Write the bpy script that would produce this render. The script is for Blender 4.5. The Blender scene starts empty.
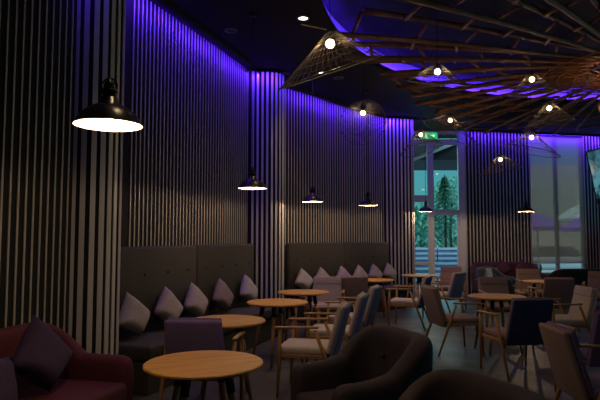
import bpy, bmesh, math, random
from mathutils import Vector, Matrix
random.seed(7)
R = math.radians
C = bpy.context.scene.collection
SC = bpy.context.scene

# ------------------------------------------------------------------ camera, world, exposure
cam_d = bpy.data.cameras.new('camera'); cam = bpy.data.objects.new('camera', cam_d); C.objects.link(cam)
cam.location = (0, 0, 1.5); cam.rotation_euler = (R(90 + 3.85), 0, 0)
cam_d.sensor_width = 36; cam_d.lens = 33.3; cam_d.clip_end = 200
SC.camera = cam
SC.view_settings.view_transform = 'Standard'; SC.view_settings.look = 'None'
SC.view_settings.gamma = 1; SC.view_settings.exposure = 0; SC.view_settings.use_curve_mapping = False
SC.cycles.max_bounces = 8; SC.cycles.transparent_max_bounces = 24
SC.cycles.sample_clamp_indirect = 3; SC.cycles.caustics_reflective = False; SC.cycles.caustics_refractive = False

W = bpy.data.worlds.new('dusk_sky'); SC.world = W; W.use_nodes = True
wn = W.node_tree; bg = wn.nodes['Background']
tc = wn.nodes.new('ShaderNodeTexCoord'); sep = wn.nodes.new('ShaderNodeSeparateXYZ')
rp = wn.nodes.new('ShaderNodeValToRGB')
rp.color_ramp.elements[0].position = 0.0; rp.color_ramp.elements[0].color = (0.10, 0.42, 0.46, 1)
rp.color_ramp.elements[1].position = 0.75; rp.color_ramp.elements[1].color = (1.7, 2.0, 2.1, 1)
e = rp.color_ramp.elements.new(0.28); e.color = (0.12, 0.44, 0.52, 1)
wn.links.new(tc.outputs['Generated'], sep.inputs[0]); wn.links.new(sep.outputs['Z'], rp.inputs[0])
wn.links.new(rp.outputs[0], bg.inputs['Color']); bg.inputs['Strength'].default_value = 0.85

def area(name, loc, target, sx, sy, power, col, spread=180):
    d = bpy.data.lights.new(name, 'AREA'); d.shape = 'RECTANGLE'; d.size = sx; d.size_y = sy
    d.energy = power; d.color = col; d.spread = R(spread)
    o = bpy.data.objects.new(name, d); C.objects.link(o); o.location = loc
    v = Vector(target) - Vector(loc); o.rotation_euler = v.to_track_quat('-Z', 'Y').to_euler()
    return o
def point(name, loc, power, col, r=.04, parent=None):
    d = bpy.data.lights.new(name, 'POINT'); d.energy = power; d.color = col; d.shadow_soft_size = r
    o = bpy.data.objects.new(name, d); C.objects.link(o); o.location = loc
    if parent: o.parent = parent
    return o
def spot(name, loc, power, col, ang=110, blend=.6, parent=None, r=.04):
    d = bpy.data.lights.new(name, 'SPOT'); d.energy = power; d.color = col; d.spot_size = R(ang); d.spot_blend = blend
    d.shadow_soft_size = r
    o = bpy.data.objects.new(name, d); C.objects.link(o); o.location = loc
    if parent: o.parent = parent
    return o
WARM = (1.0, .62, .30); NEUT = (1.0, .69, .40); LED = (.085, .018, 1.0)
# daylight from the cafe's glazed right side, plus an unseen fill light added behind the camera
area('daylight_right', (8.9, 6.5, 2.2), (0, 7.5, .3), 7.0, 2.6, 6, (.66, .64, .95))
area('front_fill', (2.0, -2.6, 2.6), (1.0, 5.0, .4), 6.0, 2.2, 3, (.85, .70, .72))
# daylight coming in at the glass door
area('daylight_door', (3.6, 15.2, 2.2), (3.0, 9.0, .0), 1.3, 3.6, 8, (.35, .80, .90), 120)

# ------------------------------------------------------------------ materials
MC = {}
def mat(name, col, rough=.6, metal=0, noise=0, nscale=8, bump=0, bscale=60, emis=None, estr=0, spec=.5, sheen=0):
    if name in MC: return MC[name]
    m = bpy.data.materials.new(name); m.use_nodes = True; n = m.node_tree.nodes; l = m.node_tree.links
    b = n['Principled BSDF']; b.inputs['Roughness'].default_value = rough; b.inputs['Metallic'].default_value = metal
    b.inputs['Specular IOR Level'].default_value = spec
    c4 = (*col, 1); b.inputs['Base Color'].default_value = c4
    if sheen: b.inputs['Sheen Weight'].default_value = sheen
    t = n.new('ShaderNodeTexCoord')
    if noise:
        nz = n.new('ShaderNodeTexNoise'); nz.inputs['Scale'].default_value = nscale; nz.inputs['Detail'].default_value = 4
        r = n.new('ShaderNodeValToRGB')
        r.color_ramp.elements[0].position = .3; r.color_ramp.elements[1].position = .7
        r.color_ramp.elements[0].color = tuple(x*(1-noise) for x in col)+(1,)
        r.color_ramp.elements[1].color = tuple(min(1, x*(1+noise)) for x in col)+(1,)
        l.new(t.outputs['Object'], nz.inputs['Vector']); l.new(nz.outputs['Fac'], r.inputs[0]); l.new(r.outputs[0], b.inputs['Base Color'])
    if bump:
        nb = n.new('ShaderNodeTexNoise'); nb.inputs['Scale'].default_value = bscale; nb.inputs['Detail'].default_value = 3
        bp = n.new('ShaderNodeBump'); bp.inputs['Strength'].default_value = bump; bp.inputs['Distance'].default_value = .01
        l.new(t.outputs['Object'], nb.inputs['Vector']); l.new(nb.outputs['Fac'], bp.inputs['Height']); l.new(bp.outputs[0], b.inputs['Normal'])
    if emis:
        b.inputs['Emission Color'].default_value = (*emis, 1); b.inputs['Emission Strength'].default_value = estr
    MC[name] = m; return m
def wood(name, c1, c2, rough=.4, axis=(1, 14, 14)):
    if name in MC: return MC[name]
    m = bpy.data.materials.new(name); m.use_nodes = True; n = m.node_tree.nodes; l = m.node_tree.links
    b = n['Principled BSDF']; b.inputs['Roughness'].default_value = rough
    t = n.new('ShaderNodeTexCoord'); mp = n.new('ShaderNodeMapping'); mp.inputs['Scale'].default_value = axis
    nz = n.new('ShaderNodeTexNoise'); nz.inputs['Scale'].default_value = 2.2; nz.inputs['Detail'].default_value = 6; nz.inputs['Distortion'].default_value = .6
    r = n.new('ShaderNodeValToRGB'); r.color_ramp.elements[0].position = .35; r.color_ramp.elements[1].position = .65
    r.color_ramp.elements[0].color = (*c1, 1); r.color_ramp.elements[1].color = (*c2, 1)
    l.new(t.outputs['Object'], mp.inputs[0]); l.new(mp.outputs[0], nz.inputs['Vector']); l.new(nz.outputs['Fac'], r.inputs[0]); l.new(r.outputs[0], b.inputs['Base Color'])
    MC[name] = m; return m
def emit(name, col, s):
    return mat(name, (.02, .02, .02), .5, emis=col, estr=s)

M_slat = mat('slat_paint', (.46, .41, .36), .42, noise=.10, nscale=3)
M_cslat = mat('column_slat_paint', (.60, .57, .58), .42)
M_back = mat('wall_black_felt', (.010, .009, .010), .9)
M_ceil = mat('black_ceiling', (.012, .012, .013), .8)
M_beige = mat('beige_fabric', (.46, .39, .35), .9, noise=.08, nscale=40, bump=.25, bscale=180)
M_cream = mat('cream_fabric', (.60, .52, .46), .9, noise=.06, nscale=40, bump=.25, bscale=180)
M_mauve = mat('mauve_fabric', (.30, .21, .205), .9, noise=.07, nscale=40, bump=.25, bscale=180)
M_tan = mat('tan_fabric', (.46, .30, .22), .9, noise=.07, nscale=40, bump=.25, bscale=180)
M_purple = mat('purple_fabric', (.19, .13, .30), .9, noise=.07, nscale=40, bump=.25, bscale=180)
M_blue = mat('slate_blue_fabric', (.15, .16, .29), .9, noise=.07, nscale=40, bump=.25, bscale=180)
M_navy = mat('navy_fabric', (.035, .045, .15), .9, noise=.07, nscale=40, bump=.25, bscale=180)
M_bench = mat('charcoal_fabric', (.040, .035, .032), .85, noise=.1, nscale=30, bump=.2, bscale=200)
M_burg = mat('burgundy_fabric', (.085, .009, .022), .85, noise=.08, nscale=30, bump=.2, bscale=200)
M_plum = mat('plum_cushion_fabric', (.038, .016, .055), .85, noise=.08, nscale=30, bump=.2, bscale=200)
M_dark = mat('dark_plum_fabric', (.038, .027, .038), .85, noise=.08, nscale=30, bump=.2, bscale=200)
M_black = mat('black_fabric', (.012, .012, .015), .85, noise=.1, nscale=30)
M_green = mat('dark_green_fabric', (.035, .055, .060), .85, noise=.1, nscale=30)
M_cush = [mat('pillow_linen_%s' % k, c, .92, noise=.08, nscale=14, bump=.3, bscale=150) for k, c in
          (('grey', (.34, .29, .27)), ('rose', (.34, .28, .29)), ('dusk', (.23, .17, .17)), ('pale', (.42, .38, .37)))]
M_oak = wood('oak_table_wood', (.54, .26, .045), (.74, .38, .075), .55, (1.5, 16, 16))
M_ash = wood('chair_ash_wood', (.36, .19, .07), (.48, .26, .10), .45, (14, 14, 2))
M_metal = mat('black_metal', (.012, .011, .012), .35, metal=.3)
M_shade = mat('black_enamel', (.018, .016, .020), .28, spec=.6)
M_shin = mat('white_enamel', (.85, .80, .74), .35)
M_bulb = emit('bulb_glass', (1, .80, .52), 14)
M_bulbc = emit('cone_lamp_bulb', (1, .78, .45), 9)
M_bamb = wood('bamboo', (.17, .070, .024), (.30, .135, .050), .5, (3, 3, 3))
M_wick = mat('black_wicker', (.075, .062, .048), .55)
M_frame = mat('window_frame_paint', (.66, .66, .72), .45)
M_dframe = mat('dark_frame_paint', (.03, .035, .04), .5)
def glass_mat():
    m = bpy.data.materials.new('window_glass'); m.use_nodes = True; n = m.node_tree.nodes; l = m.node_tree.links
    n.remove(n['Principled BSDF']); o = n['Material Output']
    t = n.new('ShaderNodeBsdfTransparent'); t.inputs[0].default_value = (.86, .95, .96, 1)
    g = n.new('ShaderNodeBsdfGlossy'); g.inputs['Roughness'].default_value = .03
    fr = n.new('ShaderNodeFresnel'); fr.inputs[0].default_value = 1.25; x = n.new('ShaderNodeMixShader')
    l.new(fr.outputs[0], x.inputs[0]); l.new(t.outputs[0], x.inputs[1]); l.new(g.outputs[0], x.inputs[2]); l.new(x.outputs[0], o.inputs[0])
    return m
M_glass = glass_mat()
def blind_mat():
    m = bpy.data.materials.new('roller_blind_mesh'); m.use_nodes = True; n = m.node_tree.nodes; l = m.node_tree.links
    n.remove(n['Principled BSDF']); o = n['Material Output']
    d = n.new('ShaderNodeBsdfDiffuse'); d.inputs[0].default_value = (.60, .50, .43, 1)
    tl = n.new('ShaderNodeBsdfTranslucent'); tl.inputs[0].default_value = (.75, .58, .46, 1)
    tr = n.new('ShaderNodeBsdfTransparent'); tr.inputs[0].default_value = (.9, .85, .8, 1)
    a = n.new('ShaderNodeMixShader'); a.inputs[0].default_value = .45; b = n.new('ShaderNodeMixShader'); b.inputs[0].default_value = .46
    l.new(d.outputs[0], a.inputs[1]); l.new(tl.outputs[0], a.inputs[2]); l.new(a.outputs[0], b.inputs[1]); l.new(tr.outputs[0], b.inputs[2]); l.new(b.outputs[0], o.inputs[0])
    return m
M_blind = blind_mat()

# ------------------------------------------------------------------ mesh helpers
def obj(name, bm, m, parent=None, smooth=False, mods=None):
    me = bpy.data.meshes.new(name); bm.normal_update(); bm.to_mesh(me); bm.free()
    o = bpy.data.objects.new(name, me); C.objects.link(o)
    if m: me.materials.append(m)
    if parent: o.parent = parent
    if smooth:
        for p in me.polygons: p.use_smooth = True
    return o
def tag(o, label, cat, group=None, kind=None):
    o['label'] = label; o['category'] = cat
    if group: o['group'] = group
    if kind: o['kind'] = kind
    return o
def thing(name, label, cat, loc=(0, 0, 0), rz=0, group=None):
    o = bpy.data.objects.new(name, None); C.objects.link(o); o.empty_display_size = .1
    o.location = loc; o.rotation_euler = (0, 0, rz)
    return tag(o, label, cat, group)
def struct(name, bm, m, parent=None, smooth=False):
    o = obj(name, bm, m, parent, smooth)
    if not parent: o['kind'] = 'structure'
    return o
def dup(root, loc, rz, label, group=None, scale=None):
    r = root.copy(); C.objects.link(r); r.location = loc; r.rotation_euler = (0, 0, rz); r['label'] = label
    if group: r['group'] = group
    for ch in list(root.children):
        c = ch.copy(); C.objects.link(c); c.parent = r
        for g in list(ch.children):
            d = g.copy(); C.objects.link(d); d.parent = c
    return r
def BM(): return bmesh.new()
def box(bm, c, s, rot=None, bev=0, seg=2, taper=None):
    """box centred at c, full size s, optional matrix rot; taper=(tx,ty) scales the top"""
    g = bmesh.ops.create_cube(bm, size=1); vs = g['verts']
    for v in vs:
        v.co = Vector((v.co.x*s[0], v.co.y*s[1], v.co.z*s[2]))
        if taper and v.co.z > 0: v.co.x *= taper[0]; v.co.y *= taper[1]
    if bev:
        es = list({e for v in vs for e in v.link_edges})
        r = bmesh.ops.bevel(bm, geom=es, offset=bev, segments=seg, profile=.5, affect='EDGES')
        vs = list({v for f in r['faces'] for v in f.verts} | {v for v in vs if v.is_valid})
    mt = Matrix.Translation(c) @ (rot.to_4x4() if rot else Matrix.Identity(4))
    bmesh.ops.transform(bm, matrix=mt, verts=vs)
def tube(bm, pts, rad, n=8, cap=True, flat=1.0):
    pts = [Vector(p) for p in pts]
    rads = rad if isinstance(rad, (list, tuple)) else [rad]*len(pts)
    rings = []; up = None
    for i, p in enumerate(pts):
        d = (pts[min(i+1, len(pts)-1)] - pts[max(i-1, 0)])
        if d.length < 1e-9: d = Vector((0, 0, 1))
        d.normalize()
        if up is None:
            up = Vector((0, 0, 1)) if abs(d.z) < .9 else Vector((1, 0, 0))
        a = d.cross(up)
        if a.length < 1e-4: a = d.cross(Vector((0, 1, 0)))
        a.normalize(); b = a.cross(d).normalized(); up = b
        rings.append([bm.verts.new(p + (a*math.cos(2*math.pi*k/n) + b*math.sin(2*math.pi*k/n)*flat)*rads[i]) for k in range(n)])
    for i in range(len(rings)-1):
        for k in range(n):
            bm.faces.new((rings[i][k], rings[i][(k+1) % n], rings[i+1][(k+1) % n], rings[i+1][k]))
    if cap:
        bm.faces.new(rings[0][::-1]); bm.faces.new(rings[-1])
def lathe(bm, prof, n=32, c=(0, 0, 0), close=False):
    rings = []
    for r, z in prof:
        if r < 1e-6: rings.append([bm.verts.new((c[0], c[1], c[2]+z))])
        else: rings.append([bm.verts.new((c[0]+r*math.cos(2*math.pi*k/n), c[1]+r*math.sin(2*math.pi*k/n), c[2]+z)) for k in range(n)])
    for a, b in zip(rings, rings[1:]):
        for k in range(n):
            if len(a) == 1 and len(b) == 1: continue
            if len(a) == 1: bm.faces.new((a[0], b[(k+1) % n], b[k]))
            elif len(b) == 1: bm.faces.new((a[k], a[(k+1) % n], b[0]))
            else: bm.faces.new((a[k], a[(k+1) % n], b[(k+1) % n], b[k]))
def prism(bm, poly, z0, z1):
    lo = [bm.verts.new((x, y, z0)) for x, y in poly]; hi = [bm.verts.new((x, y, z1)) for x, y in poly]
    n = len(poly)
    for i in range(n): bm.faces.new((lo[i], lo[(i+1) % n], hi[(i+1) % n], hi[i]))
    bm.faces.new(lo[::-1]); bm.faces.new(hi)
def subsurf(o, lv=2):
    m = o.modifiers.new('sub', 'SUBSURF'); m.levels = lv; m.render_levels = lv
def along(poly, step):
    """points and unit tangents every step along a polyline"""
    out = []; carry = 0
    for (x0, y0), (x1, y1) in zip(poly, poly[1:]):
        L = math.hypot(x1-x0, y1-y0); t = carry
        while t < L:
            out.append((x0+(x1-x0)*t/L, y0+(y1-y0)*t/L, (x1-x0)/L, (y1-y0)/L)); t += step
        carry = t - L
    return out

# ------------------------------------------------------------------ the setting
H = 4.3
LEFT = [(-3.35, .4), (-2.75, 2.5), (-2.02, 4.93)]
COL1 = [(-2.02, 4.93), (-1.88, 4.95), (-1.79, 5.02), (-1.74, 5.12), (-1.715, 5.24), (-1.735, 5.34), (-2.1, 5.38)]
BACK1 = [(-2.15, 5.38), (-1.745, 6.54), (-1.525, 7.18), (-1.18, 8.18), (-.87, 9.22)]
COL2 = [(-.87, 9.22), (-.70, 9.22), (-.50, 9.25), (-.37, 9.32), (-.30, 9.42), (-.285, 9.55), (-.33, 10.2)]
BACK2 = [(-.33, 10.2), (.275, 10.93), (.62, 11.4), (1.08, 11.95), (1.5, 12.4), (1.93, 12.85)]
COL3 = [(1.93, 12.85), (2.2, 12.88), (2.45, 12.93), (2.62, 13.0), (2.70, 13.12), (2.72, 13.3), (2.72, 14.45)]
DOORW = [(2.72, 14.45), (4.33, 14.45)]
RIGHT1 = [(4.33, 14.45), (6.17, 14.82)]
BLINDW = [(6.17, 14.82), (7.78, 15.12)]
RIGHT2 = [(7.78, 15.12), (9.0, 15.4)]

def slatted(name, poly, pitch, w, depth, m, off=.0, skip_first=0):
    """dark backing following the line, with upright slats fixed in front; the room is on the right hand of the line"""
    b = BM()
    lo = [b.verts.new((x, y, 0)) for x, y in poly]; hi = [b.verts.new((x, y, H+.25)) for x, y in poly]
    # thickness behind
    bk = []
    for i, (x, y) in enumerate(poly):
        x0, y0 = poly[max(i-1, 0)]; x1, y1 = poly[min(i+1, len(poly)-1)]
        L = math.hypot(x1-x0, y1-y0); tx, ty = (x1-x0)/L, (y1-y0)/L
        bk.append((x-ty*.06, y+tx*.06))
    lob = [b.verts.new((x, y, 0)) for x, y in bk]; hib = [b.verts.new((x, y, H+.25)) for x, y in bk]
    for i in range(len(poly)-1):
        b.faces.new((lo[i], lo[i+1], hi[i+1], hi[i])); b.faces.new((lob[i+1], lob[i], hib[i], hib[i+1]))
        b.faces.new((hi[i], hi[i+1], hib[i+1], hib[i])); b.faces.new((lo[i+1], lo[i], lob[i], lob[i+1]))
    b.faces.new((lo[0], hi[0], hib[0], lob[0])); b.faces.new((lo[-1], lob[-1], hib[-1], hi[-1]))
    wl = struct(name, b, M_back)
    s = BM()
    for k, (x, y, tx, ty) in enumerate(along(poly, pitch)):
        if k < skip_first: continue
        nx, ny = ty, -tx
        rot = Matrix(((tx, nx, 0), (ty, ny, 0), (0, 0, 1)))
        box(s, (x+nx*(depth/2+.004), y+ny*(depth/2+.004), (H+.2)/2), (w, depth, H+.2), rot)
    obj('slat_cladding', s, m, wl)
    return wl
slatted('wall_left', LEFT, .080, .017, .008, M_slat)
slatted('wall_left_column', COL1, .082, .046, .010, M_cslat)
slatted('wall_left_alcove', BACK1, .080, .019, .008, M_slat, skip_first=10)
slatted('wall_left_middle_column', COL2, .080, .036, .010, M_cslat, skip_first=1)
slatted('wall_left_far_alcove', BACK2, .085, .024, .008, M_slat)
slatted('wall_left_far_column', COL3, .090, .038, .010, M_cslat, skip_first=1)
slatted('wall_back', RIGHT1, .098, .032, .010, M_slat)
slatted('wall_back_corner', RIGHT2, .098, .032, .010, M_slat)

# floor: dark planks laid in a herringbone
def floor_mat():
    m = bpy.data.materials.new('dark_plank_floor'); m.use_nodes = True; n = m.node_tree.nodes; l = m.node_tree.links
    b = n['Principled BSDF']
    t = n.new('ShaderNodeTexCoord'); mp = n.new('ShaderNodeMapping'); mp.inputs['Rotation'].default_value = (0, 0, R(32))
    br = n.new('ShaderNodeTexBrick'); br.inputs['Scale'].default_value = 1.0
    br.inputs['Brick Width'].default_value = 1.2; br.inputs['Row Height'].default_value = .2; br.inputs['Mortar Size'].default_value = .006
    br.inputs['Color1'].default_value = (.085, .080, .078, 1); br.inputs['Color2'].default_value = (.045, .042, .042, 1); br.inputs['Mortar'].default_value = (.012, .012, .012, 1)
    l.new(t.outputs['Object'], mp.inputs[0]); l.new(mp.outputs[0], br.inputs['Vector']); l.new(br.outputs['Color'], b.inputs['Base Color'])
    nz = n.new('ShaderNodeTexNoise'); nz.inputs['Scale'].default_value = 5; r = n.new('ShaderNodeMapRange')
    r.inputs['To Min'].default_value = .36; r.inputs['To Max'].default_value = .52
    l.new(t.outputs['Object'], nz.inputs['Vector']); l.new(nz.outputs['Fac'], r.inputs[0]); l.new(r.outputs[0], b.inputs['Roughness'])
    return m
OUTL = [(-3.35, .4)] + LEFT[1:] + COL1[1:-1] + BACK1 + COL2[1:-1] + BACK2 + COL3[1:] + [(4.33, 14.45), (6.17, 14.82), (7.66, 15.12), (9.0, 15.4), (9.0, -3), (-3.9, -3)]
b = BM(); prism(b, [(-4.2, -3.1), (9.1, -3.1), (9.1, 15.45), (-4.2, 15.45)], -.12, 0); struct('floor', b, floor_mat())

# ceiling with a round raised coffer
CX, CY, CR = 6.0, 5.5, 5.95
def ring_ceiling():
    b = BM(); N = 96
    circ = [(CX+CR*math.cos(2*math.pi*k/N), CY+CR*math.sin(2*math.pi*k/N)) for k in range(N)]
    out = []
    for k in range(N):
        a = 2*math.pi*k/N; dx, dy = math.cos(a), math.sin(a)
        # ray to the bounding rectangle
        t = 1e9
        if dx > 1e-9: t = min(t, (12.1-CX)/dx)
        if dx < -1e-9: t = min(t, (-4.2-CX)/dx)
        if dy > 1e-9: t = min(t, (15.6-CY)/dy)
        if dy < -1e-9: t = min(t, (-3.1-CY)/dy)
        t = max(t, CR+.02)
        out.append((CX+dx*t, CY+dy*t))
    corners = [(12.1, 15.6), (-4.2, 15.6), (-4.2, -3.1), (12.1, -3.1)]
    vi = [b.verts.new((x, y, H)) for x, y in circ]; vo = [b.verts.new((x, y, H)) for x, y in out]
    ti = [b.verts.new((x, y, H+.34)) for x, y in circ]
    def side(p):
        return 0 if abs(p[0]-12.1) < 1e-6 else 1 if abs(p[1]-15.6) < 1e-6 else 2 if abs(p[0]+4.2) < 1e-6 else 3 if abs(p[1]+3.1) < 1e-6 else -1
    for k in range(N):
        j = (k+1) % N
        b.faces.new((vi[k], vo[k], vo[j], vi[j]))
        s0, s1 = side(out[k]), side(out[j])
        if s0 != s1 and s0 >= 0 and s1 >= 0:
            c = corners[s0]; v = b.verts.new((c[0], c[1], H)); b.faces.new((vo[k], v, vo[j]))
    return b, circ, N
b, circ, N = ring_ceiling(); struct('ceiling', b, M_ceil)
b = BM()
for z0, z1, ro in ((H, H+.32, 0),):
    lo = [b.verts.new((x, y, z0)) for x, y in circ]; hi = [b.verts.new((x, y, z1)) for x, y in circ]
    for k in range(N): b.faces.new((lo[k], lo[(k+1) % N], hi[(k+1) % N], hi[k]))
struct('ceiling_coffer_side', b, mat('coffer_side_paint', (.55, .55, .6), .7), smooth=True)
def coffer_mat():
    m = bpy.data.materials.new('coffer_mottled_paint'); m.use_nodes = True; n = m.node_tree.nodes; l = m.node_tree.links
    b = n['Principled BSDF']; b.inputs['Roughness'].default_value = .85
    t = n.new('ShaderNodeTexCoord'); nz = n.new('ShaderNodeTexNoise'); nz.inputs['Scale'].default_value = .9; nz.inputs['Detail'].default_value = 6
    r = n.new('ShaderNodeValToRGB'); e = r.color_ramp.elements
    e[0].position = .42; e[0].color = (.004, .007, .009, 1); e[1].position = .85; e[1].color = (.03, .05, .06, 1)  # random mottling from near black to dark teal
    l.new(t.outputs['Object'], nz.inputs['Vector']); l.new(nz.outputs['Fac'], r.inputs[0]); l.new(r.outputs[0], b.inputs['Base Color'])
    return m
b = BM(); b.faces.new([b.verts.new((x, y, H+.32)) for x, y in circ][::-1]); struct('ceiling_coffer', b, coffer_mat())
# a closing shell out of sight so the room is a room
b = BM(); box(b, (9.08, 6.0, 1.0), (.12, 18.5, 2.0)); box(b, (9.08, 6.0, 4.0), (.12, 18.5, 1.2)); struct('wall_right', b, mat('dim_wall_paint', (.05, .048, .055), .8))
b = BM(); box(b, (2.5, -3.05, 2.2), (13.4, .12, 4.6)); struct('wall_front', b, mat('dim_wall_paint', (.05, .048, .055), .8))
b = BM(); box(b, (-3.7, -1.3, 2.2), (.12, 3.6, 4.6)); struct('wall_left_rear', b, mat('dim_wall_paint', (.05, .048, .055), .8))

# LED strips washing the slats from just under the ceiling
def led_run(poly, off, seg, power, k0=0):
    pts = along(poly, seg)
    for i, (x, y, tx, ty) in enumerate(pts):
        nx, ny = ty, -tx
        xm, ym = x+tx*seg/2, y+ty*seg/2
        xl, yl = xm+nx*off, ym+ny*off
        area('led_strip_light', (xl, yl, H-.07), (xm, ym, H-.22), seg*.96, .02, power*seg, LED, 170)
def led_profile(poly, off, lab):
    b = BM(); pts = []
    for i, (x, y) in enumerate(poly):
        x0, y0 = poly[max(i-1, 0)]; x1, y1 = poly[min(i+1, len(poly)-1)]
        L = math.hypot(x1-x0, y1-y0); tx, ty = (x1-x0)/L, (y1-y0)/L
        pts.append((x+ty*(off+.02), y-tx*(off+.02)))
    for (x0, y0), (x1, y1) in zip(pts, pts[1:]):
        L = math.hypot(x1-x0, y1-y0); a = math.atan2(y1-y0, x1-x0)
        box(b, ((x0+x1)/2, (y0+y1)/2, H-.025), (L+.01, .02, .05), Matrix.Rotation(a, 3, 'Z'))
    struct('trim_%d' % lab, b, M_ceil)
LEDP = 7.2
for k, (poly, off) in enumerate(((BACK1, .17), (COL2[:-2], .15), (BACK2, .17), (COL3[:-2], .15), (RIGHT1, .17), (BLINDW, .17), (RIGHT2, .17))):
    led_run(poly, off, .8 if k not in (1, 3) else .35, LEDP*(1.6 if k in (1, 3) else 1.5 if k == 5 else 1)); led_profile(poly, off, k+1)
led_run([(-2.10, 4.86), (-1.9, 4.90)], .16, .22, LEDP*2.6)
led_profile(COL1[:-3], .15, 9)
# LED inside the coffer rim
for k in range(0, 48):
    a = 2*math.pi*(k+.5)/48; dx, dy = math.cos(a), math.sin(a)
    if not (80 < math.degrees(a) < 205): continue
    x, y = CX+dx*(CR-.10), CY+dy*(CR-.10)
    area('coffer_led_light', (x, y, H+.06), (CX+dx*CR, CY+dy*CR, H+.16), .72, .02, 4.2, LED, 170)
b = BM(); rr = CR-.13
prev = [(CX+rr*math.cos(2*math.pi*k/N), CY+rr*math.sin(2*math.pi*k/N)) for k in range(N)]
prev2 = [(CX+(CR+.02)*math.cos(2*math.pi*k/N), CY+(CR+.02)*math.sin(2*math.pi*k/N)) for k in range(N)]
v = [[b.verts.new((x, y, z)) for x, y in p] for p, z in ((prev2, H-.03), (prev, H-.03), (prev, H+.05), (prev2, H+.0))]
for k in range(N):
    j = (k+1) % N
    for q in range(3): b.faces.new((v[q][k], v[q][j], v[q+1][j], v[q+1][k]))
struct('trim_10', b, M_ceil)

# glass door and window at the back
def bar(bm, x0, x1, z0, z1, y, d=.07, bev=.006): box(bm, ((x0+x1)/2, y, (z0+z1)/2), (x1-x0, d, z1-z0), bev=bev, seg=1)
b = BM(); yd = 14.5
bar(b, 2.74, 2.84, 0, H, yd); bar(b, 3.34, 3.50, 0, H, yd, .1); bar(b, 4.15, 4.32, 0, H, yd, .1)
bar(b, 2.84, 3.34, 2.42, 2.60, yd); bar(b, 3.50, 4.15, 2.08, 2.22, yd); bar(b, 2.84, 4.15, 3.93, 4.05, yd); bar(b, 2.84, 4.15, 0, .12, yd); bar(b, 2.84, 4.15, 4.22, H, yd)
bar(b, 2.84, 3.34, .78, .86, yd)
bar(b, 3.44, 3.50, .12, 2.1, yd+.001); bar(b, 4.10, 4.15, .12, 2.1, yd+.001)
d1 = struct('door_1', b, M_frame)
b = BM(); box(b, (3.49, yd, 2.1), (1.30, .012, 4.1)); obj('glass_pane', b, M_glass, d1)
b = BM(); tube(b, [(3.56, yd-.06, .85), (3.56, yd-.06, 1.5)], .014); tube(b, [(3.56, yd-.06, .9), (3.56, yd-.03, .9)], .01); tube(b, [(3.56, yd-.06, 1.45), (3.56, yd-.03, 1.45)], .01)
obj('door_handle', b, mat('brushed_steel', (.5, .5, .52), .3, metal=1), d1, True)
def seg_frame(p0, p1):
    L = math.hypot(p1[0]-p0[0], p1[1]-p0[1]); a = math.atan2(p1[1]-p0[1], p1[0]-p0[0]); return L, a
L, a = seg_frame(*BLINDW); Rz = Matrix.Rotation(a, 3, 'Z')
def on(p0, a, u, v, z): return (p0[0]+math.cos(a)*u-math.sin(a)*v, p0[1]+math.sin(a)*u+math.cos(a)*v, z)
b = BM()
for u0, u1, z0, z1 in ((0, .07, 0, H), (L-.07, L, 0, H), (L*.5-.04, L*.5+.04, 0, H), (.07, L-.07, 0, .12), (.07, L-.07, 4.2, H)):
    box(b, on(BLINDW[0], a, (u0+u1)/2, .10, (z0+z1)/2), (u1-u0, .08, z1-z0), Rz)
w1 = struct('window_1', b, M_frame)
b = BM(); box(b, on(BLINDW[0], a, L/2, .10, 2.15), (L-.1, .012, 4.1), Rz); obj('glass_pane', b, M_glass, w1)
bl = thing('roller_blind', 'tall translucent roller blind drawn down over the right-hand window', 'blind', on(BLINDW[0], a, L/2, 0, 0), a)
b = BM(); box(b, (0, -.01, 2.52), (L-.06, .006, 3.40)); obj('fabric', b, M_blind, bl)
b = BM(); tube(b, [(-L/2+.03, .02, 4.24), (L/2-.03, .02, 4.24)], .04, 12); obj('roller_tube', b, M_dframe, bl, True)
b = BM(); box(b, (0, -.01, .815), (L-.06, .018, .03), bev=.004); obj('bottom_bar', b, M_frame, bl)
b = BM(); tube(b, [(L/2-.05, -.06, 4.2), (L/2-.05, -.06, 1.2)], .004, 6); obj('pull_chain', b, M_frame, bl)
# ------------------------------------------------------------------ outdoors seen through the glass
b = BM(); box(b, (12, 40, -.2), (90, 50, .2)); struct('exterior_ground', b, mat('outdoor_paving', (.22, .26, .28), .7, noise=.2, nscale=1))
st = thing('outdoor_steps', 'wide pale outdoor steps rising beyond the glass door', 'steps', (5.0, 19, 0))
for k in range(7):
    b = BM(); box(b, (0, .38*k+.6, -.1+.085*(k+1)), (5, 1.2, .17*(k+1)), bev=.01, seg=1); obj('step', b, mat('step_stone', (.20, .34, .50), .8, noise=.15, nscale=2), st)
    b = BM(); box(b, (0, .38*k-.012, -.1+.17*(k+1)-.025), (5, .03, .07)); obj('step_nosing', b, mat('step_edge', (.8, .85, .9), .6), st)
b = BM(); box(b, (12, 33, 2.0), (60, 1.0, 4.2)); 
def leaf_cloud(b, c, s, n, size, rnd):
    for _ in range(n):
        while True:
            p = Vector((rnd.uniform(-1, 1), rnd.uniform(-1, 1), rnd.uniform(-1, 1)))
            if p.length <= 1: break
        q = Vector((c[0]+p.x*s[0], c[1]+p.y*s[1], c[2]+p.z*s[2]))
        a1 = Vector((rnd.gauss(0, 1), rnd.gauss(0, 1), rnd.gauss(0, 1))).normalized()*size; a2 = Vector((rnd.gauss(0, 1), rnd.gauss(0, 1), rnd.gauss(0, 1))).normalized()*size*.5
        b.faces.new([b.verts.new(q-a1), b.verts.new(q+a2), b.verts.new(q+a1), b.verts.new(q-a2)])
b.free()
M_leaf = mat('teal_leaves', (.16, .50, .38), .6, noise=.4, nscale=2)
M_leafd = mat('dark_conifer_leaves', (.03, .16, .10), .6, noise=.4, nscale=2)
rnd = random.Random(3)
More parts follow.
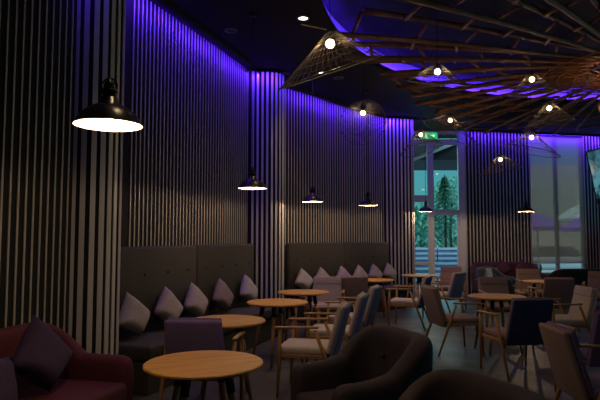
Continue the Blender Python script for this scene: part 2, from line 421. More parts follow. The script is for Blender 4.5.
b = BM(); leaf_cloud(b, (2.6, 29.5, 1.6), (6.3, .9, 2.2), 6000, .22, rnd); tag(obj('hedge', b, M_leaf), 'long teal-green hedge behind the outdoor steps', 'hedge')
t = thing('conifer_tree', 'dark conifer tree standing outside beyond the right half of the glass door', 'tree', (6.0, 22.9, -.1))
b = BM(); tube(b, [(0, 0, 0), (0, 0, 4.2)], [.07, .02]); obj('trunk', b, mat('bark', (.06, .04, .03), .9), t)
b = BM()
for k in range(13):
    z = 2.05+.17*k; rr = .72*(1-k/14)+.05
    for j in range(16):
        an = j*2.4+k; 
        for q in range(7):
            f = (q+1)/7
            x, y = math.cos(an)*rr*f, math.sin(an)*rr*f; zz = z-.18*f*f
            d = Vector((math.cos(an), math.sin(an), -.3))*.08; e = Vector((-math.sin(an), math.cos(an), .2))*.035
            p = Vector((x, y, zz)); b.faces.new([b.verts.new(p-d), b.verts.new(p+e), b.verts.new(p+d), b.verts.new(p-e)])
obj('foliage', b, M_leafd, t)
t = thing('leafy_tree', 'leafy tree with a slim leaning trunk outside beyond the steps', 'tree', (6.95, 25.5, -.1))
b = BM(); tube(b, [(0, 0, 0), (-.05, 0, 2.0), (.05, 0, 3.3)], [.08, .06, .03]); obj('trunk', b, mat('bark', (.06, .04, .03), .9), t)
b = BM(); leaf_cloud(b, (0, 0, 3.5), (1.1, .8, .9), 700, .14, rnd); obj('foliage', b, M_leaf, t)
cn = thing('entrance_canopy', 'dark sloping entrance canopy with a pale diagonal beam outside the glass door', 'canopy', (4.0, 17.2, 0))
b = BM(); prism(b, [(-2.6, -1.2), (2.6, -1.2), (2.6, 1.4), (-2.6, 1.4)], 3.75, 4.35); obj('roof_slab', b, mat('canopy_soffit', (.05, .065, .085), .7), cn)
b = BM(); box(b, (-.1, -1.27, 3.99), (2.6, .08, .09), Matrix.Rotation(R(-22), 3, 'Y')); obj('diagonal_beam', b, mat('pale_beam', (.5, .62, .7), .5), cn)
b = BM(); box(b, (2.2, 0, 1.85), (.12, .12, 3.8)); obj('post', b, M_frame, cn)
b = BM(); box(b, (-2.3, 0, 1.85), (.12, .12, 3.8)); obj('post', b, M_frame, cn)
M_par = mat('violet_parasol_cloth', (.34, .12, .85), .8)
def parasol(loc, r, z, m, label, rz=0):
    t = thing('parasol', label, 'parasol', loc, rz, )
    b = BM(); lathe(b, [(0, z+.62*r*.9), (r*.5, z+.32*r), (r, z), (r, z-.12), (r-.02, z-.12), (r-.02, z), (r*.5, z+.29*r), (0, z+.5*r)], 8); obj('canopy', b, m, t)
    b = BM(); tube(b, [(0, 0, 0), (0, 0, z+.5*r)], .03); obj('pole', b, M_frame, t, True)
    b = BM(); lathe(b, [(0, .08), (.3, .06), (.32, 0), (0, 0)], 16); obj('base', b, M_dframe, t)
parasol((7.95, 18.6, -.1), .86, 1.95, M_par, 'violet parasol seen through the left half of the blind')
parasol((9.80, 18.8, -.1), .92, 1.92, M_par, 'violet parasol seen through the right half of the blind')
parasol((11.4, 22.5, -.1), 1.1, 2.35, mat('white_parasol_cloth', (.8, .85, .85), .8), 'white parasol rising behind the right violet parasol')
def car(loc, rz, m, label):
    t = thing('car', label, 'car', loc, rz, 'parked cars outside')
    b = BM(); box(b, (0, 0, .5), (4.1, 1.7, .55), bev=.14, seg=3); obj('body', b, m, t, True)
    b = BM(); box(b, (-.1, 0, .98), (2.3, 1.5, .5), bev=.08, seg=2, taper=(.72, .86)); obj('cabin', b, mat('car_glass', (.02, .05, .06), .1), t, True)
    for sx in (-1.25, 1.25):
        for sy in (-.8, .8):
            b = BM(); tube(b, [(sx, sy-.09, .3), (sx, sy+.09, .3)], .3, 20); obj('wheel', b, mat('tyre', (.02, .02, .02), .8), t, True)
M_carw = mat('white_car_paint', (.75, .8, .82), .3)
b = BM(); box(b, (0, .3, 2.6), (16, .6, 5.4)); fb = tag(obj('building', b, mat('pale_facade', (.88, .70, .55), .8, noise=.1, nscale=.6)), 'pale building wall outside beyond the roller blind', 'building'); fb.location = (17.5, 29, 0)
car((11.0, 24.5, -.1), R(8), M_carw, 'white car parked outside, left one below the blind')
car((15.6, 26.5, -.1), R(8), M_carw, 'white car parked outside, right one below the blind')

# ------------------------------------------------------------------ bamboo canopy under the coffer
HX, HY, HZ = 5.45, 8.75, 4.16
cano = thing('bamboo_canopy', 'huge fan of dark bamboo poles radiating from a hub under the ceiling', 'canopy', (HX, HY, HZ))
def pole_pt(az, r, zoff=0):
    bend = .045*r*(5.6-r)/5.6
    a = az + bend*.35
    return Vector((math.cos(a)*r, math.sin(a)*r, zoff + .16*(1-(r/5.6)) - .02*r))
NP = 64; azs = []
for k in range(NP):
    az = 2*math.pi*k/NP + .02*math.sin(k*7.3)
    azs.append(az)
    # length limited by the wall round the room
    R1 = 5.6
    while R1 > 2.2:
        p = pole_pt(az, R1); X, Y = p.x+HX, p.y+HY
        if X < 8.7 and Y < 13.6 and X > .1+max(0, Y-7.2)*.58 and not (X < 2.2 and Y > 10.9+X*1.0-.6): break
        R1 -= .1
    R1 -= rnd.uniform(0, .35)
    b = BM(); pts = []; rad = []; ns = 26
    for i in range(ns+1):
        r = .75+(R1-.75)*i/ns; zo = .035*((k % 2)*2-1)
        pts.append(pole_pt(az, r, zo)); q = .021+.017*i/ns
        rad.append(q*(1.16 if i % 4 == 2 else 1))
    tube(b, pts, rad, 8); obj('pole', b, M_bamb, cano, True)
sticks = []
for k in range(NP):
    a0, a1 = azs[k], azs[(k+1) % NP] + (2*math.pi if k == NP-1 else 0)
    n = 5
    for j in range(n):
        r = 1.75+.85*j+(0, .5, .25, .7)[k % 4]+rnd.uniform(-.08, .08)
        p, q = pole_pt(a0, r), pole_pt(a1, r+.20+rnd.uniform(-.05, .05))
        X, Y = p.x+HX, p.y+HY
        if X > 8.7 or Y > 13.2 or X < .35+max(0, Y-7.2)*.58 or (X < 2.2 and Y > 10+X) or r > 5.2: continue
        sx = 300+555*X/max(Y, .1); sy = 237-555*(2.6)/max(Y, .1)
        vis = Y > 4 and -20 < sx < 620 and sy > -20
        sticks.append((not vis, -1/Y, p, q))
sticks.sort(key=lambda s: (s[0], s[1]))
rest = BM()
for i, (_, _, p, q) in enumerate(sticks):
    if i < 96:
        b = BM(); tube(b, [p, q], .024, 7); obj('cross_stick', b, M_bamb, cano, True)
    else: tube(rest, [p, q], .021, 6)
o = obj('cross_sticks', rest, M_bamb, cano, True); o['kind'] = 'stuff'
b = BM()
for rr in (.35, .50, .75, .95, 1.2, 1.45):
    tube(b, [(rr*math.cos(2*math.pi*k/48), rr*math.sin(2*math.pi*k/48), .02-.12*(1.6-rr)) for k in range(49)], .011, 5, cap=False)
for k in range(40):
    a = 2*math.pi*k/40
    tube(b, [((.3)*math.cos(a), .3*math.sin(a), -.15), (1.48*math.cos(a+.5), 1.48*math.sin(a+.5), .03)], .010, 5)
o = obj('woven_hub', b, M_bamb, cano); o['kind'] = 'stuff'

# woven globe lamps at the hub
def globe(loc, r, label):
    t = thing('globe_lamp', label, 'lamp', loc, 0, 'woven globe lamps under the bamboo hub')
    b = BM()
    for k in range(14):
        ax = Vector((rnd.gauss(0, 1), rnd.gauss(0, 1), rnd.gauss(0, 1))).normalized(); u = ax.orthogonal().normalized(); v = ax.cross(u)
        tube(b, [u*math.cos(a)*r+v*math.sin(a)*r for a in [2*math.pi*i/28 for i in range(29)]], .007, 5, cap=False)
    obj('woven_shell', b, M_bamb, t)
    b = BM(); bmesh.ops.create_uvsphere(b, u_segments=20, v_segments=12, radius=r*.86); obj('paper_liner', b, emit('paper_glow', (1, .50, .22), .75), t, True)
    b = BM(); tube(b, [(0, 0, r), (0, 0, HZ-loc[2]-.13-.02)], .005, 6); obj('cord', b, M_metal, t)
    point('globe_lamp_light', (0, 0, r+.05), 2, (1, .55, .25), .05, t)
globe((4.86, 8.5, 3.93), .15, 'glowing woven globe lamp, upper of the two at the right edge')
globe((4.98, 8.9, 3.62), .12, 'glowing woven globe lamp, lower of the two at the right edge')

# ------------------------------------------------------------------ enamel pendant lamps
def make_pendant(label, loc):
    t = thing('pendant_lamp', label, 'lamp', loc, 0, 'black dome pendant lamps')
    b = BM()
    K = .95
    prof = [(.035, .155), (.05, .15), (.055, .115), (.085, .105), (.12, .085), (.155, .055), (.18, .02), (.19, .004), (.192, 0), (.188, .0)]
    lathe(b, [(r*K, z) for r, z in prof], 40); obj('shade', b, M_shade, t, True)
    b = BM(); lathe(b, [(r*K, z) for r, z in ((.188, .0), (.184, .006), (.172, .024), (.148, .052), (.115, .078), (.082, .096), (.05, .104), (0, .106))], 40); obj('shade_lining', b, M_shin, t, True)
    b = BM(); lathe(b, [(0, .262), (.010, .262), (.014, .245), (.022, .238), (.028, .225), (.030, .203), (.028, .20), (.046, .192), (.046, .180), (.032, .17), (.034, .15), (0, .15)], 24); obj('lamp_holder', b, M_metal, t, True)
    b = BM()
    for a in (0, math.pi):
        tube(b, [(.040*math.cos(a), 0, .20), (.044*math.cos(a), 0, .225), (.022*math.cos(a), 0, .25), (0, 0, .262)], .005, 6)
    obj('yoke', b, M_metal, t)
    b = BM(); bmesh.ops.create_uvsphere(b, u_segments=20, v_segments=12, radius=.034, matrix=Matrix.Translation((0, 0, .055))); obj('bulb', b, M_bulb, t, True)
    b = BM(); tube(b, [(0, 0, .255), (0, 0, H-loc[2])], .0045, 6); obj('cord', b, M_metal, t)
    b = BM(); lathe(b, [(0, H-loc[2]-.03), (.045, H-loc[2]-.03), (.05, H-loc[2]), (0, H-loc[2])], 20); obj('ceiling_rose', b, M_metal, t, True)
    point('pendant_light', (0, 0, .012), 15, NEUT, .02, t)
    return t
PZ = 2.10
pen = [(-1.03, 2.95, 'large nearest black dome pendant lamp glowing at upper left'),
       (-.585, 6.8, 'black dome pendant lamp hanging left of the middle slatted column'),
       (.215, 9.37, 'black dome pendant lamp just right of the middle slatted column'),
       (1.29, 10.5, 'black dome pendant lamp over the far end of the second bench'),
       (2.95, 13.0, 'black dome pendant lamp hanging before the glass door'),
       (5.3, 13.0, 'black dome pendant lamp beside the left edge of the blind')]
pd0 = make_pendant(pen[0][2], (pen[0][0], pen[0][1], PZ))
for x, y, lb in pen[1:]:
    r = dup(pd0, (x, y, PZ), 0, lb)
    if y > 12:      # the two rear pendants carry stronger bulbs
        for c in r.children:
            if c.type == 'LIGHT': c.data = c.data.copy(); c.data.energy = 20

# ------------------------------------------------------------------ wire cone lamps
def make_cone(label, bulb, rad, hgt, sx, sy, stick=False):
    """bulb near the apex; the cone opens downwards, its rim plane slanting by sx and sy"""
    t = thing('cone_lamp', label, 'lamp', bulb, 0, 'woven wire cone lamps')
    ax = Matrix(((1, 0, 0), (0, 1, 0), (sx, sy, 1)))
    b = BM(); n = 44
    for k in range(n):
        a = 2*math.pi*k/n
        pts = []
        for f in (0, .25, .5, .75, 1):
            rr = .045+(rad-.045)*(f**1.12); pts.append(ax @ Vector((rr*math.cos(a+.25*f), rr*math.sin(a+.25*f), .10-hgt*f)))
        tube(b, pts, .0021, 4)
    for f in (.04, .12, .22, .34, .48, .64, .8):
        rr = .045+(rad-.045)*(f**1.12)
        tube(b, [ax @ Vector((rr*math.cos(2*math.pi*k/36), rr*math.sin(2*math.pi*k/36), .10-hgt*f)) for k in range(37)], .0018, 4, cap=False)
    obj('wire_shade', b, M_wick, t)
    b = BM(); tube(b, [ax @ Vector((rad*math.cos(2*math.pi*k/48), rad*math.sin(2*math.pi*k/48), .10-hgt)) for k in range(49)], .006, 6, cap=False); obj('rim', b, M_wick, t, True)
    b = BM(); bmesh.ops.create_uvsphere(b, u_segments=20, v_segments=12, radius=.038 if bulb[1] > 6 else .038); obj('bulb', b, M_bulbc, t, True)
    b = BM(); tube(b, [(0, 0, .04), (0, 0, .1)], .018, 10); obj('lamp_holder', b, M_metal, t, True)
    top = (H+.32 if math.hypot(bulb[0]-CX, bulb[1]-CY) < CR-.1 else H)-bulb[2]
    b = BM(); tube(b, [(0, 0, .1), (0, 0, top)], .004, 6); obj('cord', b, M_metal, t)
    if stick:
        b = BM(); tube(b, [(-.24, 0, .165), (-.03, 0, .12)], .006, 6); obj('bamboo_stick', b, mat('pale_bamboo', (.45, .36, .24), .5), t)
    point('cone_lamp_light', (0, 0, -.045), CL, WARM, .03, t)
CL = 5.5
make_cone('large wire cone lamp at the top, nearest of the cone lamps', (.25, 4.5, 3.10), .42, .34, .34, .26, True)
make_cone('wire cone lamp before the slatted wall above the second bench', (1.0, 8.7, 3.47), .36, .26, .0, -.80)
make_cone('wire cone lamp glowing under the bamboo left of the fan', (1.64, 6.5, 3.47), .36, .24, -.1, .25)
make_cone('small wire cone lamp under the upper right bamboo poles', (3.4, 8.0, 3.81), .34, .30, .1, .1)
make_cone('wire cone lamp below the violet coffer edge, left of the lower globe', (3.87, 8.5, 3.50), .36, .34, .2, .2)
make_cone('wire cone lamp before the top of the roller blind', (3.97, 9.42, 3.21), .44, .34, -.25, .1)
make_cone('low wire cone lamp before the right slatted wall', (4.0, 11.0, 3.05), .42, .34, .22, .1)
make_cone('wire cone lamp beside the green exit sign', (2.42, 11.0, 3.55), .40, .40, .2, -.2)
make_cone('wire cone lamp above and right of the exit sign', (2.74, 10.0, 3.63), .48, .34, -.5, .1)

# ceiling downlights
def downlight(x, y, label, on_=True, p=22, z=H):
    t = thing('downlight', label, 'ceiling light', (x, y, z), 0, 'recessed ceiling downlights')
    b = BM(); lathe(b, [(.085, 0), (.085, -.012), (.062, -.014), (.058, 0)], 28); obj('trim_ring', b, mat('downlight_ring', (.25, .25, .25), .4), t, True)
    b = BM(); lathe(b, [(0, -.006), (.06, -.006)], 24); obj('lens', b, emit('downlight_lens', (1, .93, .82), 5) if on_ else mat('dark_lens', (.03, .03, .03), .4), t)
    if on_: spot('downlight_beam', (0, 0, -.03), p, NEUT, 100, .7, t)
downlight(.04, 6.92, 'lit downlight in the black ceiling above the large cone lamp')
downlight(.38, 9.28, 'lit downlight in the black ceiling beneath the large cone lamp')
downlight(-.94, 7.35, 'unlit downlight in the ceiling close to the left violet glow', False)
downlight(.68, 9.6, 'unlit dark disc in the ceiling beside the lit downlight', False)
downlight(-.15, 10.0, 'unlit downlight in the ceiling above the middle column corner', False)
downlight(3.65, 12.7, 'lit downlight in the ceiling above the exit sign', True, 12)
downlight(4.6, 13.3, 'unlit downlight in the ceiling before the right slatted wall', False)

for q, (x, y) in enumerate(((-.55, 3.4), (-.35, 5.3), (.9, 4.6))):
    downlight(x, y, ('lit downlight overhead above the nearest round table', 'lit downlight overhead above the second round table', 'lit downlight overhead above the first of the slate-blue chairs')[q], True, (28, 22, 10)[q])
# exit sign
t = thing('exit_sign', 'small green lit exit sign above the glass door', 'sign', (3.37, 14.28, 4.13))
b = BM(); box(b, (0, 0, 0), (.42, .05, .20), bev=.008); obj('housing', b, M_frame, t)
b = BM(); box(b, (0, -.028, 0), (.38, .006, .17)); obj('face', b, emit('sign_green', (.02, .55, .16), .9), t)
b = BM()
box(b, (-.10, -.033, .045), (.03, .004, .03)); box(b, (-.10, -.033, .0), (.03, .004, .06)); box(b, (-.125, -.033, -.045), (.02, .004, .05), Matrix.Rotation(R(25), 3, 'Y')); box(b, (-.075, -.033, -.045), (.02, .004, .05), Matrix.Rotation(R(-25), 3, 'Y'))
box(b, (.06, -.033, 0), (.10, .004, .02)); box(b, (.10, -.033, .018), (.05, .004, .018), Matrix.Rotation(R(40), 3, 'Y')); box(b, (.10, -.033, -.018), (.05, .004, .018), Matrix.Rotation(R(-40), 3, 'Y'))
obj('pictogram', b, emit('sign_white', (.6, 1, .75), 1.2), t)
b = BM(); tube(b, [(-.12, 0, .1), (-.12, 0, H-4.13)], .006, 6); tube(b, [(.12, 0, .1), (.12, 0, H-4.13)], .006, 6); obj('hanger', b, M_metal, t)

# ------------------------------------------------------------------ furniture
G_CH = 'wood-armed upholstered chairs in the cafe'
def make_chair(label, inner, outer, loc, rz):
    """local +Y is the way the sitter faces"""
    t = thing('armchair', label, 'chair', loc, rz, G_CH)
    b = BM(); box(b, (0, .03, .425), (.50, .50, .075), bev=.03, seg=3)
    for v in b.verts:
        if v.co.z > .42: v.co.z += .012*(1-(v.co.x/.25)**2)*(1-((v.co.y-.03)/.25)**2)
    obj('seat', b, inner, t, True)
    tilt = R(15.5); rot = Matrix.Rotation(tilt, 3, 'X')
    def back_bm(w0, w1, th, z0, z1, yo, bev):
        b = BM(); hgt = z1-z0
        box(b, (0, 0, 0), (w0, th, hgt), bev=bev, seg=3, taper=(w1/w0, 1))
        for v in b.verts:
            v.co.y -= .012*(1-(v.co.x/(w0/2))**2)
            v.co = rot @ Vector((v.co.x, v.co.y+yo, v.co.z+hgt/2+z0-.355))
            v.co += Vector((0, -.215, .355))
        return b
    obj('back_panel', back_bm(.50, .455, .040, .355, .87, -.022, .016), outer, t, True)
    bk = obj('back_cushion', back_bm(.492, .448, .050, .40, .862, .016, .022), inner, t, True)
    b = back_bm(.445, .435, .022, .745, .868, .036, .009); obj('head_roll', b, inner, bk, True)
    for s in (-1, 1):
        x = .285*s
        b = BM(); tube(b, [(x, .235, .635), (x, .24, .40), (x-.005*s, .262, 0)], [.017, .020, .012], 8); obj('front_leg', b, M_ash, t, True)
        b = BM(); tube(b, [(x, -.10, .635), (x, -.19, .40), (x, -.345, 0)], [.016, .020, .012], 8); obj('rear_leg', b, M_ash, t, True)
        b = BM(); box(b, (x, .075, .648), (.045, .42, .022), bev=.009, seg=2)
        for v in b.verts:
            f = (v.co.y+.135)/.42; v.co.x = x+(v.co.x-x)*(.75+.45*f); v.co.z += .012*(1-f)
        obj('armrest', b, M_ash, t, True)
        b = BM(); box(b, (.27*s, .02, .385), (.022, .44, .035), bev=.004, seg=1); obj('side_rail', b, M_ash, t)
    b = BM(); box(b, (0, .225, .38), (.53, .022, .03), bev=.004, seg=1); obj('cross_rail', b, M_ash, t)
    b = BM(); box(b, (0, -.2, .375), (.53, .022, .035), bev=.004, seg=1); obj('cross_rail', b, M_ash, t)
    return t
protos = {}
def chair(x, y, face, inner, outer, label):
    """face: compass of the sitter's gaze in degrees, 0 = +X, 90 = +Y (away from the camera)"""
    rz = R(face-90); k = (inner.name, outer.name)
    if k not in protos: protos[k] = make_chair(label, inner, outer, (x, y, 0), rz); return
    dup(protos[k], (x, y, 0), rz, label)
chair(-.82, 4.80, 86, M_purple, M_purple, 'purple-backed wooden armchair standing behind the nearest round table')
chair(.10, 5.55, 168, M_cream, M_blue, 'slate-blue backed armchair nearest in the row facing the first bench')
chair(.39, 6.50, 166, M_cream, M_blue, 'slate-blue backed armchair second in the row facing the bench')
chair(.69, 7.55, 160, M_cream, M_blue, 'slate-blue backed armchair third and last in the row facing the bench')
chair(.40, 8.85, 262, M_beige, M_beige, 'beige armchair facing forward behind the fourth bench table')
chair(.86, 9.68, 98, M_mauve, M_mauve, 'mauve armchair close behind the beige armchair by the second bench')
chair(1.80, 9.40, 158, M_cream, M_navy, 'navy-backed armchair with pale seat in side view at mid room')
chair(2.05, 7.45, 8, M_mauve, M_mauve, 'mauve armchair seen from behind its left side, left of the right-hand round table')
chair(2.68, 10.55, 140, M_cream, M_blue, 'slate-blue backed armchair with pale seat before the glass door')
chair(3.25, 12.0, 255, M_tan, M_tan, 'tan armchair farthest off, facing forward before the glass door')
chair(3.12, 8.75, 268, M_mauve, M_mauve, 'mauve armchair facing forward behind the right-hand round table')
chair(4.62, 11.1, 262, M_tan, M_tan, 'tan armchair facing forward below the right slatted wall')
chair(4.18, 9.30, 85, M_mauve, M_mauve, 'mauve armchair showing its plain back right of the small far table')
chair(2.40, 6.28, 100, M_mauve, M_navy, 'large navy-backed armchair in front of the right-hand round table')
chair(3.42, 7.35, 181, M_cream, M_cream, 'cream armchair with head roll facing left at right')
chair(5.55, 10.3, 240, M_mauve, M_mauve, 'mauve armchair at the right edge behind the cream armchair')
chair(2.80, 5.3, 94, M_purple, M_purple, 'purple armchair cut off by the right edge of the picture')
chair(2.22, 4.10, 358, M_purple, M_mauve, 'mauve and purple armchair at lower right, nearest of the chairs')

def make_table(label, loc, rz, D=.74):
    t = thing('round_table', label, 'table', loc, rz, 'round oak cafe tables')
    r = D/2
    b = BM(); lathe(b, [(0, .722), (r-.006, .722), (r, .716), (r, .706), (r-.03, .694), (0, .694)], 64); o = obj('table_top', b, M_oak, t)
    for k in range(4):
        a = math.pi/4+k*math.pi/2; c, s = math.cos(a), math.sin(a)
        b = BM(); tube(b, [(c*.20, s*.20, .56), (c*.31, s*.31, 0)], [.023, .014], 10); lg = obj('leg', b, M_ash, t, True)
        b = BM(); tube(b, [(c*.172, s*.172, .695), (c*.20, s*.20, .56)], [.03, .027], 10); obj('leg_bracket', b, M_metal, lg, True)
    b = BM()
    for k in (0, 1):
        box(b, (0, 0, .682), (.40, .04, .024), Matrix.Rotation(math.pi/4+k*math.pi/2, 3, 'Z'))
    obj('under_frame', b, M_metal, t)
    return t
tb = [(-.600, 3.53, 20, 'nearest round oak table at lower left in front of the purple chair'),
      (-.695, 5.30, 10, 'second round oak table, partly hidden by the purple chair'),
      (-.275, 6.80, 35, 'third round oak table, before the middle slatted column'),
      (.05, 8.05, 15, 'fourth round oak table, in front of the beige armchair'),
      (1.37, 10.35, 0, 'round oak table before the right end of the second bench'),
      (2.48, 11.6, 25, 'far round oak table just left of the glass door'),
      (2.62, 7.46, 8, 'round oak table at right, behind the large navy chair'),
      (4.36, 9.95, 30, 'small far round oak table left of the plain mauve chair back')]
t0 = make_table(tb[0][3], (tb[0][0], tb[0][1], 0), R(tb[0][2]))
for x, y, a, lb in tb[1:]: dup(t0, (x, y, 0), R(a), lb)

# benches
def bench(label, p0, p1, npan, sd=.56):
    L = math.hypot(p1[0]-p0[0], p1[1]-p0[1]); a = math.atan2(p1[1]-p0[1], p1[0]-p0[0])
    t = thing('bench', label, 'bench', (p0[0], p0[1], 0), a, 'charcoal wall benches')
    # local +X along the wall, room side is -Y, back plane at y=0
    b = BM(); box(b, (L/2, -sd/2, .15), (L, sd-.04, .30), bev=.01); obj('base', b, M_bench, t)
    w = L/npan
    for k in range(npan):
        x = w*(k+.5)
        b = BM(); box(b, (x, -sd/2, .385), (w-.008, sd, .15), bev=.035, seg=3); obj('seat_cushion', b, M_bench, t, True)
        b = BM(); box(b, (x, .05, .917), (w-.012, .11, .965), bev=.035, seg=3); pn = obj('back_panel', b, M_bench, t, True)
        nb = 4
        for i in range(nb):
            for z in (1.09,):
                b = BM(); bmesh.ops.create_uvsphere(b, u_segments=10, v_segments=6, radius=.016, matrix=Matrix.Translation((x-w/2+w*(i+.5)/nb, -.006, z)))
                obj('tufting_button', b, M_black, pn, True)
    return t, a
B1a, B1b = (-1.95, 5.53), (-.74, 9.05)
bench('charcoal tufted wall bench in the first alcove at left', B1a, B1b, 2)
B2a, B2b = (-.205, 10.085), (2.02, 12.575)
bench('charcoal tufted wall bench in the far alcove', B2a, B2b, 2)

def cushion_bm(s, th=.17, rnd_=None):
    b = BM(); n = 12; g = {}
    for side in (1, -1):
        for i in range(n+1):
            for j in range(n+1):
                u, v = 2*i/n-1, 2*j/n-1
                pin = 1-.07*(1-u*u)*(abs(v)**3) ; pinv = 1-.07*(1-v*v)*(abs(u)**3)
                z = side*th/2*((1-u**4)*(1-v**4))**.5
                key = (i, j, side if 0 < i < n and 0 < j < n else 0)
                if key not in g: g[key] = b.verts.new((u*s/2*pinv, z, v*s/2*pin))
        for i in range(n):
            for j in range(n):
                q = [g[(a, c, side if 0 < a < n and 0 < c < n else 0)] for a, c in ((i, j), (i+1, j), (i+1, j+1), (i, j+1))]
                b.faces.new(q if side > 0 else q[::-1])
    return b
def cushion(loc, yaw, lean, roll, s, m, label, group, name='cushion', sag=.70):
    b = cushion_bm(s); bmesh.ops.rotate(b, verts=b.verts, cent=(0, 0, 0), matrix=Matrix.Rotation(roll, 3, 'Y'))
    for v in b.verts:
        if v.co.z < 0: v.co.z *= sag; v.co.y *= 1.12
    o = obj(name, b, m, None, True); tag(o, label, 'cushion', group)
    o.matrix_world = Matrix.Translation(loc) @ Matrix.Rotation(yaw, 4, 'Z') @ Matrix.Rotation(lean, 4, 'X')
    return o
def bench_cushions(p0, p1, spec, group, size=.40):
    L = math.hypot(p1[0]-p0[0], p1[1]-p0[1]); tx, ty = (p1[0]-p0[0])/L, (p1[1]-p0[1])/L; a = math.atan2(ty, tx)
    for s, roll, m, lb in spec:
        lean = R(-14)
        off = .135; cushion((p0[0]+tx*s+ty*off, p0[1]+ty*s-tx*off, .668+(.025 if size < .4 else 0)), a, lean, R(roll), size, M_cush[m], lb, group)
bench_cushions(B1a, B1b, ((.33, 38, 0, 'grey cushion on the first bench, leftmost and nearest'),
                          (.99, 48, 0, 'grey cushion on the first bench, second from its left end'),
                          (1.61, 43, 1, 'rosy grey cushion on the first bench, middle one of five'),
                          (2.35, 46, 2, 'darker brown-grey cushion, fourth on the first bench'),
                          (3.21, 42, 3, 'pale cushion at the right end of the first bench')), 'cushions on the first bench')
bench_cushions(B2a, B2b, ((.27, 42, 3, 'pale cushion at the left end of the far bench'),
                          (.80, 46, 0, 'grey cushion on the far bench above the beige chair'),
                          (1.45, 44, 1, 'rosy grey cushion, third from the left on the far bench'),
                          (2.02, 47, 0, 'grey cushion, fourth from the left on the far bench'),
                          (2.57, 42, 1, 'rosy grey cushion, fifth from the left on the far bench'),
                          (3.13, 45, 0, 'grey cushion at the right end of the far bench')), 'cushions on the far bench', .365)

# sofas and tub armchairs: one moulded shell whose top line rises from the arms to the back
def lounge(name, label, cat, loc, face, W_, D_, arm, back, m, group=None, th=.17, seat=.42, wing=.30):
    t = thing(name, label, cat, loc, R(face-90), group)
    hw, hd = W_/2-th/2, D_/2-th/2; rc = .22
    path = []
    for y in [hd, hd*.6, hd*.2, -hd*.2, -hd+rc+.06]: path.append((-hw, y))
    for k in range(7):
        a = math.pi+ (math.pi/2)*k/6; path.append((-hw+rc+rc*math.cos(a), -hd+rc+rc*math.sin(a)))
    nb = 6
    for k in range(1, nb): path.append((-hw+rc+(2*(hw-rc))*k/nb, -hd))
    for k in range(7):
        a = 1.5*math.pi+(math.pi/2)*k/6; path.append((hw-rc+rc*math.cos(a), -hd+rc+rc*math.sin(a)))
    for y in [-hd+rc+.06, -hd*.2, hd*.2, hd*.6, hd]: path.append((hw, y))
    b = BM(); rings = []
    for i, (x, y) in enumerate(path):
        x0, y0 = path[max(i-1, 0)]; x1, y1 = path[min(i+1, len(path)-1)]
        L = math.hypot(x1-x0, y1-y0); nx, ny = -(y1-y0)/L, (x1-x0)/L   # outward is -n for this path direction
        f = min(1, max(0, (-hd+wing+.14-y)/(.32))); f = f*f*(3-2*f)
        h = arm+(back-arm)*f
        lean = .07*f
        ring = []
        q = th/2
        prof = [(-q, .12), (-q*1.0, h*.5), (-q, h-.07), (-q*.72, h-.015), (0, h), (q*.72, h-.015), (q, h-.07), (q*1.0, h*.5), (q, .12)]
        for s, z in prof:
            o_ = -lean*(z/h)
            ring.append(b.verts.new((x+nx*(s+o_), y+ny*(s+o_), z)))
        rings.append(ring)
    for r0, r1 in zip(rings, rings[1:]):
        for k in range(len(r0)-1): b.faces.new((r0[k], r0[k+1], r1[k+1], r1[k]))
        b.faces.new((r0[-1], r0[0], r1[0], r1[-1]))
    b.faces.new(rings[0]); b.faces.new(rings[-1][::-1])
    bmesh.ops.recalc_face_normals(b, faces=b.faces)
    sh = obj('shell', b, m, t, True); subsurf(sh, 2)
    b = BM(); box(b, (0, .02, (seat+.14)/2), (W_-2*th+.03, D_-th-.03, seat-.14), bev=.045, seg=3); obj('seat', b, m, t, True)
    nbt = max(2, round(W_/.35))
    for k in range(nbt):
        b = BM(); bmesh.ops.create_uvsphere(b, u_segments=10, v_segments=6, radius=.016, matrix=Matrix.Translation(((k-(nbt-1)/2)*.26, -hd+th/2-.035, back-.2)))
        obj('tufting_button', b, m, sh, True)
    for sx in (-1, 1):
        for sy in (-1, 1):
            b = BM(); tube(b, [(sx*(hw-.04), sy*(hd-.04), .16), (sx*(hw-.01), sy*(hd-.01), 0)], [.022, .014], 8); obj('leg', b, M_ash, t, True)
    return t
lounge('sofa', 'burgundy sofa at lower left against the slatted wall', 'sofa', (-1.78, 3.62, 0), -12, 1.75, .86, .60, .86, M_burg, wing=.16)
cushion((-1.79, 3.93, .655), R(-12+90), R(-20), R(50), .46, M_plum, 'large plum cushion leaning on the back of the burgundy sofa', 'plum cushions on the sofa')
cushion((-1.80, 3.24, .60), R(-12+90), R(-20), R(12), .44, M_plum, 'plum cushion at the left edge of the burgundy sofa', 'plum cushions on the sofa')
G_T = 'dark tub armchairs in the foreground'
lounge('tub_armchair', 'dark plum tub armchair with curved wings, bottom centre', 'armchair', (.38, 3.88, 0), 203, .82, .86, .60, .84, M_dark, G_T, wing=.22)
lounge('tub_armchair', 'dark plum tub armchair, cut off by the bottom edge', 'armchair', (.55, 2.50, 0), 203, .84, .88, .60, .83, M_dark, G_T, wing=.22)
lounge('sofa', 'burgundy sofa far off below the right slatted wall', 'sofa', (5.25, 13.95, 0), 281, 1.9, .8, .6, .88, mat('burgundy_fabric_dimmed', (.05, .007, .014), .85, noise=.08, nscale=30), wing=.16)  # same burgundy, with the far end's dimness put into its colour
lounge('tub_armchair', 'dark green tub armchair beside the far burgundy sofa', 'armchair', (4.55, 12.75, 0), 330, .85, .85, .6, .82, M_green)
lounge('sofa', 'black low sofa back below the roller blind', 'sofa', (5.95, 12.3, 0), 95, 1.25, .8, .6, .84, M_black, wing=.16)
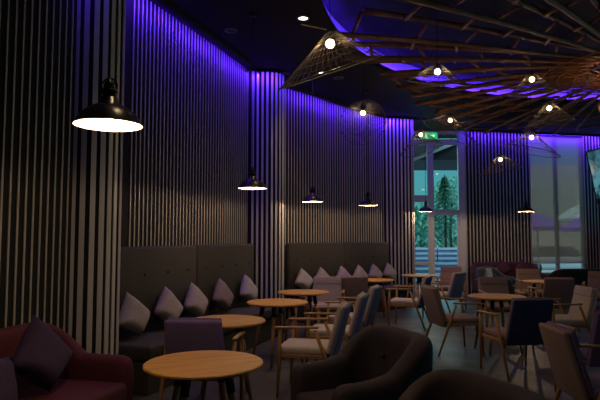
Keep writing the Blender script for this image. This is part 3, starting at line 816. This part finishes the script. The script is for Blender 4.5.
for x, lb in ((5.05, 'burgundy cushion standing on the far sofa, left one'), (5.6, 'burgundy cushion standing on the far sofa, right one')):
    cushion((x, 13.92+.2*(x-5.05), .69), R(11), R(-12), R(45), .38, mat('burgundy_fabric_dimmed', (.05, .007, .014)), lb, 'cushions on the far sofa')
# menu stand on the far table behind the mauve chair
t = thing('low_table', 'small low dark table beside the dark green tub armchair', 'table', (4.05, 12.0, 0))
b = BM(); lathe(b, [(0, .60), (.28, .60), (.28, .575), (0, .575)], 32); obj('table_top', b, M_metal, t)
b = BM(); tube(b, [(0, 0, .575), (0, 0, .02)], .03); obj('pedestal', b, M_metal, t, True)
b = BM(); lathe(b, [(0, .02), (.2, .015), (.2, 0), (0, 0)], 24); obj('foot_plate', b, M_metal, t)
t = thing('menu_stand', 'small white folded menu card on the low dark table', 'menu card', (4.05, 12.0, .60), R(20))
b = BM(); box(b, (0, -.035, .12), (.14, .004, .24), Matrix.Rotation(R(-14), 3, 'X')); box(b, (0, .035, .12), (.14, .004, .24), Matrix.Rotation(R(14), 3, 'X')); obj('card', b, mat('white_card', (.8, .8, .8), .7), t)

# tilted screen hanging at the right edge
t = thing('television', 'tilted glossy flat screen hanging at the right edge', 'screen', (4.32, 8.0, 2.52), R(-38))
rot = Matrix.Rotation(R(-9), 3, 'Y')
b = BM(); box(b, (.33, 0, -.08), (.86, .05, .78), rot, bev=.012); obj('bezel', b, mat('screen_bezel', (.02, .02, .025), .25), t)
b = BM(); box(b, (.33, -.028, -.06), (.82, .004, .70), rot)
def screen_mat():
    m = bpy.data.materials.new('painted_screen_reflection'); m.use_nodes = True; n = m.node_tree.nodes; l = m.node_tree.links
    bb = n['Principled BSDF']; bb.inputs['Base Color'].default_value = (.01, .02, .03, 1); bb.inputs['Roughness'].default_value = .1
    t = n.new('ShaderNodeTexCoord'); nz = n.new('ShaderNodeTexNoise'); nz.inputs['Scale'].default_value = 4; nz.inputs['Distortion'].default_value = 1.5
    r = n.new('ShaderNodeValToRGB'); e = r.color_ramp.elements; e[0].position = .38; e[0].color = (.01, .06, .09, 1); e[1].position = .66; e[1].color = (.14, .48, .60, 1)  # window reflections on the glossy screen, painted as glowing teal streaks
    l.new(t.outputs['Object'], nz.inputs['Vector']); l.new(nz.outputs['Fac'], r.inputs[0]); l.new(r.outputs[0], bb.inputs['Emission Color']); bb.inputs['Emission Strength'].default_value = .5
    return m
obj('display', b, screen_mat(), t)
b = BM(); tube(b, [(.33, 0, .2), (.33, 0, 4.09-2.52)], .02); obj('ceiling_mount', b, M_metal, t, True)
